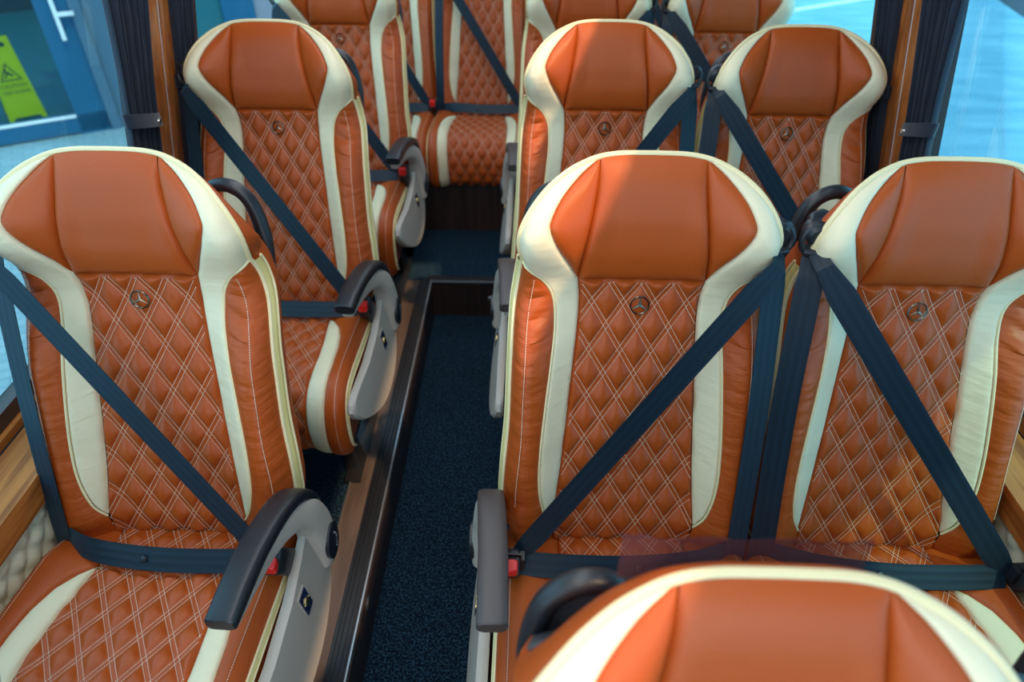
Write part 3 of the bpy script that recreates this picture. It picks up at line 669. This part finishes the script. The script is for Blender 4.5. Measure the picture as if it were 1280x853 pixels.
# ------------------------------------------------------------------ outside, left: shop front with a blue-framed glass door and a yellow sign
GZ = -2.38+ZC
def ground_mat(name, c1, c2, sc, stretch=(1, 1, 1)):
    m, nt, b = mat(name); tc = N(nt, 'ShaderNodeTexCoord'); mp = N(nt, 'ShaderNodeMapping'); mp.inputs['Scale'].default_value = stretch
    nz = N(nt, 'ShaderNodeTexNoise'); nz.inputs['Scale'].default_value = sc; nz.inputs['Detail'].default_value = 6
    cr = N(nt, 'ShaderNodeValToRGB'); cr.color_ramp.elements[0].color = (*c1, 1); cr.color_ramp.elements[1].color = (*c2, 1); cr.color_ramp.elements[0].position = .3; cr.color_ramp.elements[1].position = .7
    nt.links.new(tc.outputs['Object'], mp.inputs['Vector']); nt.links.new(mp.outputs['Vector'], nz.inputs['Vector']); nt.links.new(nz.outputs['Fac'], cr.inputs['Fac']); nt.links.new(cr.outputs['Color'], b.inputs['Base Color'])
    b.inputs['Roughness'].default_value = .8; return m
def paving_mat():
    m, nt, b = mat('grey_paving'); tc = N(nt, 'ShaderNodeTexCoord'); mp = N(nt, 'ShaderNodeMapping'); mp.inputs['Rotation'].default_value = (0, 0, math.radians(-31))
    br = N(nt, 'ShaderNodeTexBrick'); br.inputs['Scale'].default_value = 3.2; br.inputs['Color1'].default_value = (.22, .33, .38, 1); br.inputs['Color2'].default_value = (.17, .28, .33, 1); br.inputs['Mortar'].default_value = (.11, .19, .24, 1); br.inputs['Mortar Size'].default_value = .012
    nt.links.new(tc.outputs['Object'], mp.inputs['Vector']); nt.links.new(mp.outputs['Vector'], br.inputs['Vector']); nt.links.new(br.outputs['Color'], b.inputs['Base Color']); b.inputs['Roughness'].default_value = .7; return m
struct('ground_left', MB().box((-8, 6, GZ-.05), (6.9, 14, .05)), paving_mat())
struct('ground_right', MB().box((11.1, 8, GZ-.05), (12, 16, .05)), ground_mat('pale_concrete', (.11, .27, .36), (.21, .38, .46), 1.6, (1, 3, 1)))
ang = math.atan2(.48, .80); ux = np.array([math.cos(ang), math.sin(ang), 0]); un = np.array([-math.sin(ang), math.cos(ang), 0]); O = np.array([-3.68, 5.95, 0.])
RZ = np.array([ux, un, [0, 0, 1]]).T
def fbox(mb, u0, u1, v0, v1, z0, z1):
    c = O+ux*(u0+u1)/2+un*(v0+v1)/2; c = np.array([c[0], c[1], (z0+z1)/2]); return mb.box(c, (abs(u1-u0)/2, abs(v1-v0)/2, (z1-z0)/2), RZ)
blue = plain('blue_frame_paint', (.012, .10, .20), .35); teal = plain('dark_teal_floor', (.012, .075, .10), .5, var=.3)
dr = empty('shop_door'); tag(dr, 'blue-framed glass shop door outside the left window, yellow sign behind it', 'door')
mb = MB(); fbox(mb, -1.55, -.06, 0, .06, GZ+.02, GZ+.17); fbox(mb, -.30, -.06, 0, .06, GZ, GZ+2.2); fbox(mb, -1.55, -1.38, 0, .06, GZ, GZ+2.2); fbox(mb, -1.55, -.06, 0, .06, GZ+2.1, GZ+2.3); mb.build('door_frame', blue, dr, smooth=False)
mb = MB(); fbox(mb, -1.38, -.30, .025, .035, GZ+.17, GZ+2.1); mb.build('door_glass', glass_mat('shop_glass', (.72, .86, .88)), dr, smooth=False)
mb = MB(); fbox(mb, -1.50, -.30, -.006, .0, GZ+.150, GZ+.175); mb.build('door_edge_highlight', M['white'], dr, smooth=False)  # white strip stands in for the highlight along the door's bottom edge
mb = MB(); fbox(mb, -.185, -.155, -.05, -.03, GZ+.78, GZ+1.25); fbox(mb, -.18, -.16, -.03, .0, GZ+.84, GZ+.86); fbox(mb, -.18, -.16, -.03, .0, GZ+1.18, GZ+1.2); fbox(mb, -.16, -.04, -.06, -.04, GZ+.96, GZ+.99); mb.build('door_handle', M['white'], dr)
mb = MB(); fbox(mb, -.06, .30, .02, .10, GZ, GZ+3); fbox(mb, -.06, .02, -.02, .02, GZ, GZ+3); o = mb.build('wall_shop_pier', plain('blue_grey_pier', (.07, .14, .21), .5), smooth=False); o['kind'] = 'structure'
mb = MB(); fbox(mb, .3, 1.1, .03, .05, GZ, GZ+3); o = mb.build('wall_shop_panel', plain('teal_panel', (.02, .12, .15), .3), smooth=False); o['kind'] = 'structure'
mb = MB(); fbox(mb, 1.1, 1.38, .0, .08, GZ, GZ+3); fbox(mb, 2.6, 2.9, .0, .08, GZ, GZ+3); o = mb.build('wall_shop_frame', blue, smooth=False); o['kind'] = 'structure'
mb = MB(); fbox(mb, 1.38, 2.6, .03, .05, GZ, GZ+3); fbox(mb, 2.9, 7, .03, .05, GZ, GZ+3); o = mb.build('wall_shop_facade', plain('mauve_render', (.24, .23, .29), .7), smooth=False); o['kind'] = 'structure'
mb = MB(); fbox(mb, -5.0, -1.55, .03, .05, GZ, GZ+3); o = mb.build('wall_shop_left', blue, smooth=False); o['kind'] = 'structure'
mb = MB(); fbox(mb, -5, 1.1, .10, 5, GZ, GZ+.04); o = mb.build('floor_shop', teal, smooth=False); o['kind'] = 'structure'
mb = MB(); fbox(mb, -5, 1.1, 5, 5.1, GZ, GZ+3); o = mb.build('wall_shop_back', plain('dark_shop_wall', (.015, .04, .06), .7), smooth=False); o['kind'] = 'structure'
# folding caution sign
sg = empty('caution_sign', (-4.62, 6.12, GZ+.04)); tag(sg, 'yellow folding floor caution sign with warning triangle, seen through the left window', 'sign')
sg.rotation_euler = (0, 0, ang+math.radians(8))
ylw = plain('yellow_sign_plastic', (.80, .60, .02), .4)
def board(y0, y1, hole=True):
    H = .68; W = .15
    out = [(-W, 0), (-W+.03, 0), (-W+.055, .03), (W-.055, .03), (W-.03, 0), (W, 0), (.10, H), (-.10, H)]
    n = len(out); mb = MB(); fr = [(x, y0*(1-z/H)-.012, z) for x, z in out]; bk = [(x, y0*(1-z/H)+.0, z) for x, z in out]
    mb.poly(fr+bk, [tuple(range(n)), tuple(range(2*n-1, n-1, -1))]+[(i, (i+1) % n, n+(i+1) % n, n+i) for i in range(n)]); return mb
fb = board(-.14, 0).build('front_board', ylw, sg, smooth=False); board(.16, 0).build('rear_board', ylw, sg, smooth=False)
dk = plain('dark_sign_print', (.02, .06, .05), .5)
fy = lambda z: -.14*(1-z/.68)-.0135
mb = MB(); mb.poly([(-.06, fy(.60), .60), (.06, fy(.60), .60), (.055, fy(.635), .635), (-.055, fy(.635), .635)], [(0, 1, 2, 3)]); mb.build('grip_slot', dk, fb, smooth=False)
mb = MB()
T3 = [np.array(p) for p in ((-.085, .33), (.085, .33), (0, .475))]; c3 = sum(T3)/3
for i in range(3):
    a, b = T3[i], T3[(i+1) % 3]; ai, bi_ = c3+(a-c3)*.8, c3+(b-c3)*.8; mb.poly([(p[0], fy(p[1]), p[1]) for p in (a, b, bi_, ai)], [(0, 1, 2, 3)])
for q in ([(-.03, .40), (-.018, .418), (.03, .375), (.018, .362)], [(-.045, .352), (-.035, .352), (-.005, .392), (-.018, .40)], [(-.03, .425), (-.018, .437), (-.006, .425), (-.018, .413)]):
    mb.poly([(p[0], fy(p[1]), p[1]) for p in q], [(0, 1, 2, 3)])
mb.build('warning_triangle', dk, fb, smooth=False)
def text(body, size, z, parent, m, name):
    cu = bpy.data.curves.new(name, 'FONT'); cu.body = body; cu.size = size; cu.align_x = 'CENTER'; cu.extrude = .0004
    o = bpy.data.objects.new(name, cu); C.objects.link(o); o.parent = parent; o.location = (0, fy(z)-.001, z); o.rotation_euler = (PI/2-.2, 0, 0); cu.materials.append(m)
    bpy.context.view_layer.update(); me = bpy.data.meshes.new_from_object(o); q = bpy.data.objects.new(name, me); C.objects.link(q); q.parent = parent; q.location = o.location; q.rotation_euler = o.rotation_euler
    bpy.data.objects.remove(o); return q
text('CAUTION', .045, .275, fb, dk, 'sign_lettering'); text('WET FLOOR', .038, .225, fb, dk, 'sign_lettering')
# outside right: white painted line, dark asphalt
mb = MB(); mb.box((0, 0, 0), (2.6, .05, .004)); o = mb.build('trim_road_line', M['white'], smooth=False); o.location = (4.1, 10.9, GZ+.004); o.rotation_euler = (0, 0, ang); o['kind'] = 'structure'
mb = MB(); mb.poly([(6.75, 7.5, GZ+.003), (6.62, 9.4, GZ+.003), (7.2, 12.5, GZ+.003), (14, 16, GZ+.003), (18, 6, GZ+.003)], [(0, 1, 2, 3, 4)]); o = mb.build('ground_asphalt', plain('dark_asphalt', (.03, .03, .045), .8), smooth=False); o['kind'] = 'structure'

# ------------------------------------------------------------------ camera
r = Vector((.99959796, .0276273, .00637646)); d = Vector((.02219094, -.62230882, -.78245721)); w = Vector((-.01764905, .78228413, -.6226717))
cam = bpy.data.cameras.new('camera'); co = bpy.data.objects.new('camera', cam); C.objects.link(co)
mw = Matrix(((r.x, -d.x, -w.x, 0), (r.y, -d.y, -w.y, 0), (r.z, -d.z, -w.z, ZC), (0, 0, 0, 1))); co.matrix_world = mw
cam.sensor_width = 36; cam.lens = 36*860/1280; cam.clip_start = .02
cam.dof.use_dof = True; cam.dof.focus_distance = 1.32; cam.dof.aperture_fstop = 2.8
bpy.context.scene.camera = co

# ------------------------------------------------------------------ light
wd = bpy.data.worlds.new('world'); bpy.context.scene.world = wd; wd.use_nodes = True
bg = wd.node_tree.nodes['Background']; bg.inputs[0].default_value = (.68, .84, 1, 1); bg.inputs[1].default_value = 2.4
def sun(name, rot, e, col, ang_):
    l = bpy.data.lights.new(name, 'SUN'); l.energy = e; l.color = col; l.angle = math.radians(ang_); o = bpy.data.objects.new(name, l); C.objects.link(o); o.rotation_euler = rot; return o
s = sun('sun', (0, 0, 0), 3.1, (1, .67, .37), 1.2)
s.rotation_euler = Vector((.42, -.40, .90)).to_track_quat('Z', 'Y').to_euler()
def lamp(name, loc, size, e, col, rot=(0, 0, 0)):
    l = bpy.data.lights.new(name, 'AREA'); l.shape = 'RECTANGLE'; l.size, l.size_y = size; l.energy = e; l.color = col; o = bpy.data.objects.new(name, l); C.objects.link(o); o.location = loc; o.rotation_euler = rot; return o
lamp('ceiling_fill', (-.25, 1.2, 2.09), (.5, 3.6), 17, (.92, .96, 1))  # added fill light, unseen, brightens the interior from above
sc = bpy.context.scene
sc.view_settings.view_transform = 'Standard'; sc.view_settings.look = 'None'; sc.view_settings.gamma = 1; sc.view_settings.use_curve_mapping = False
sc.view_settings.exposure = .48
sc.cycles.max_bounces = 8; sc.cycles.transparent_max_bounces = 12
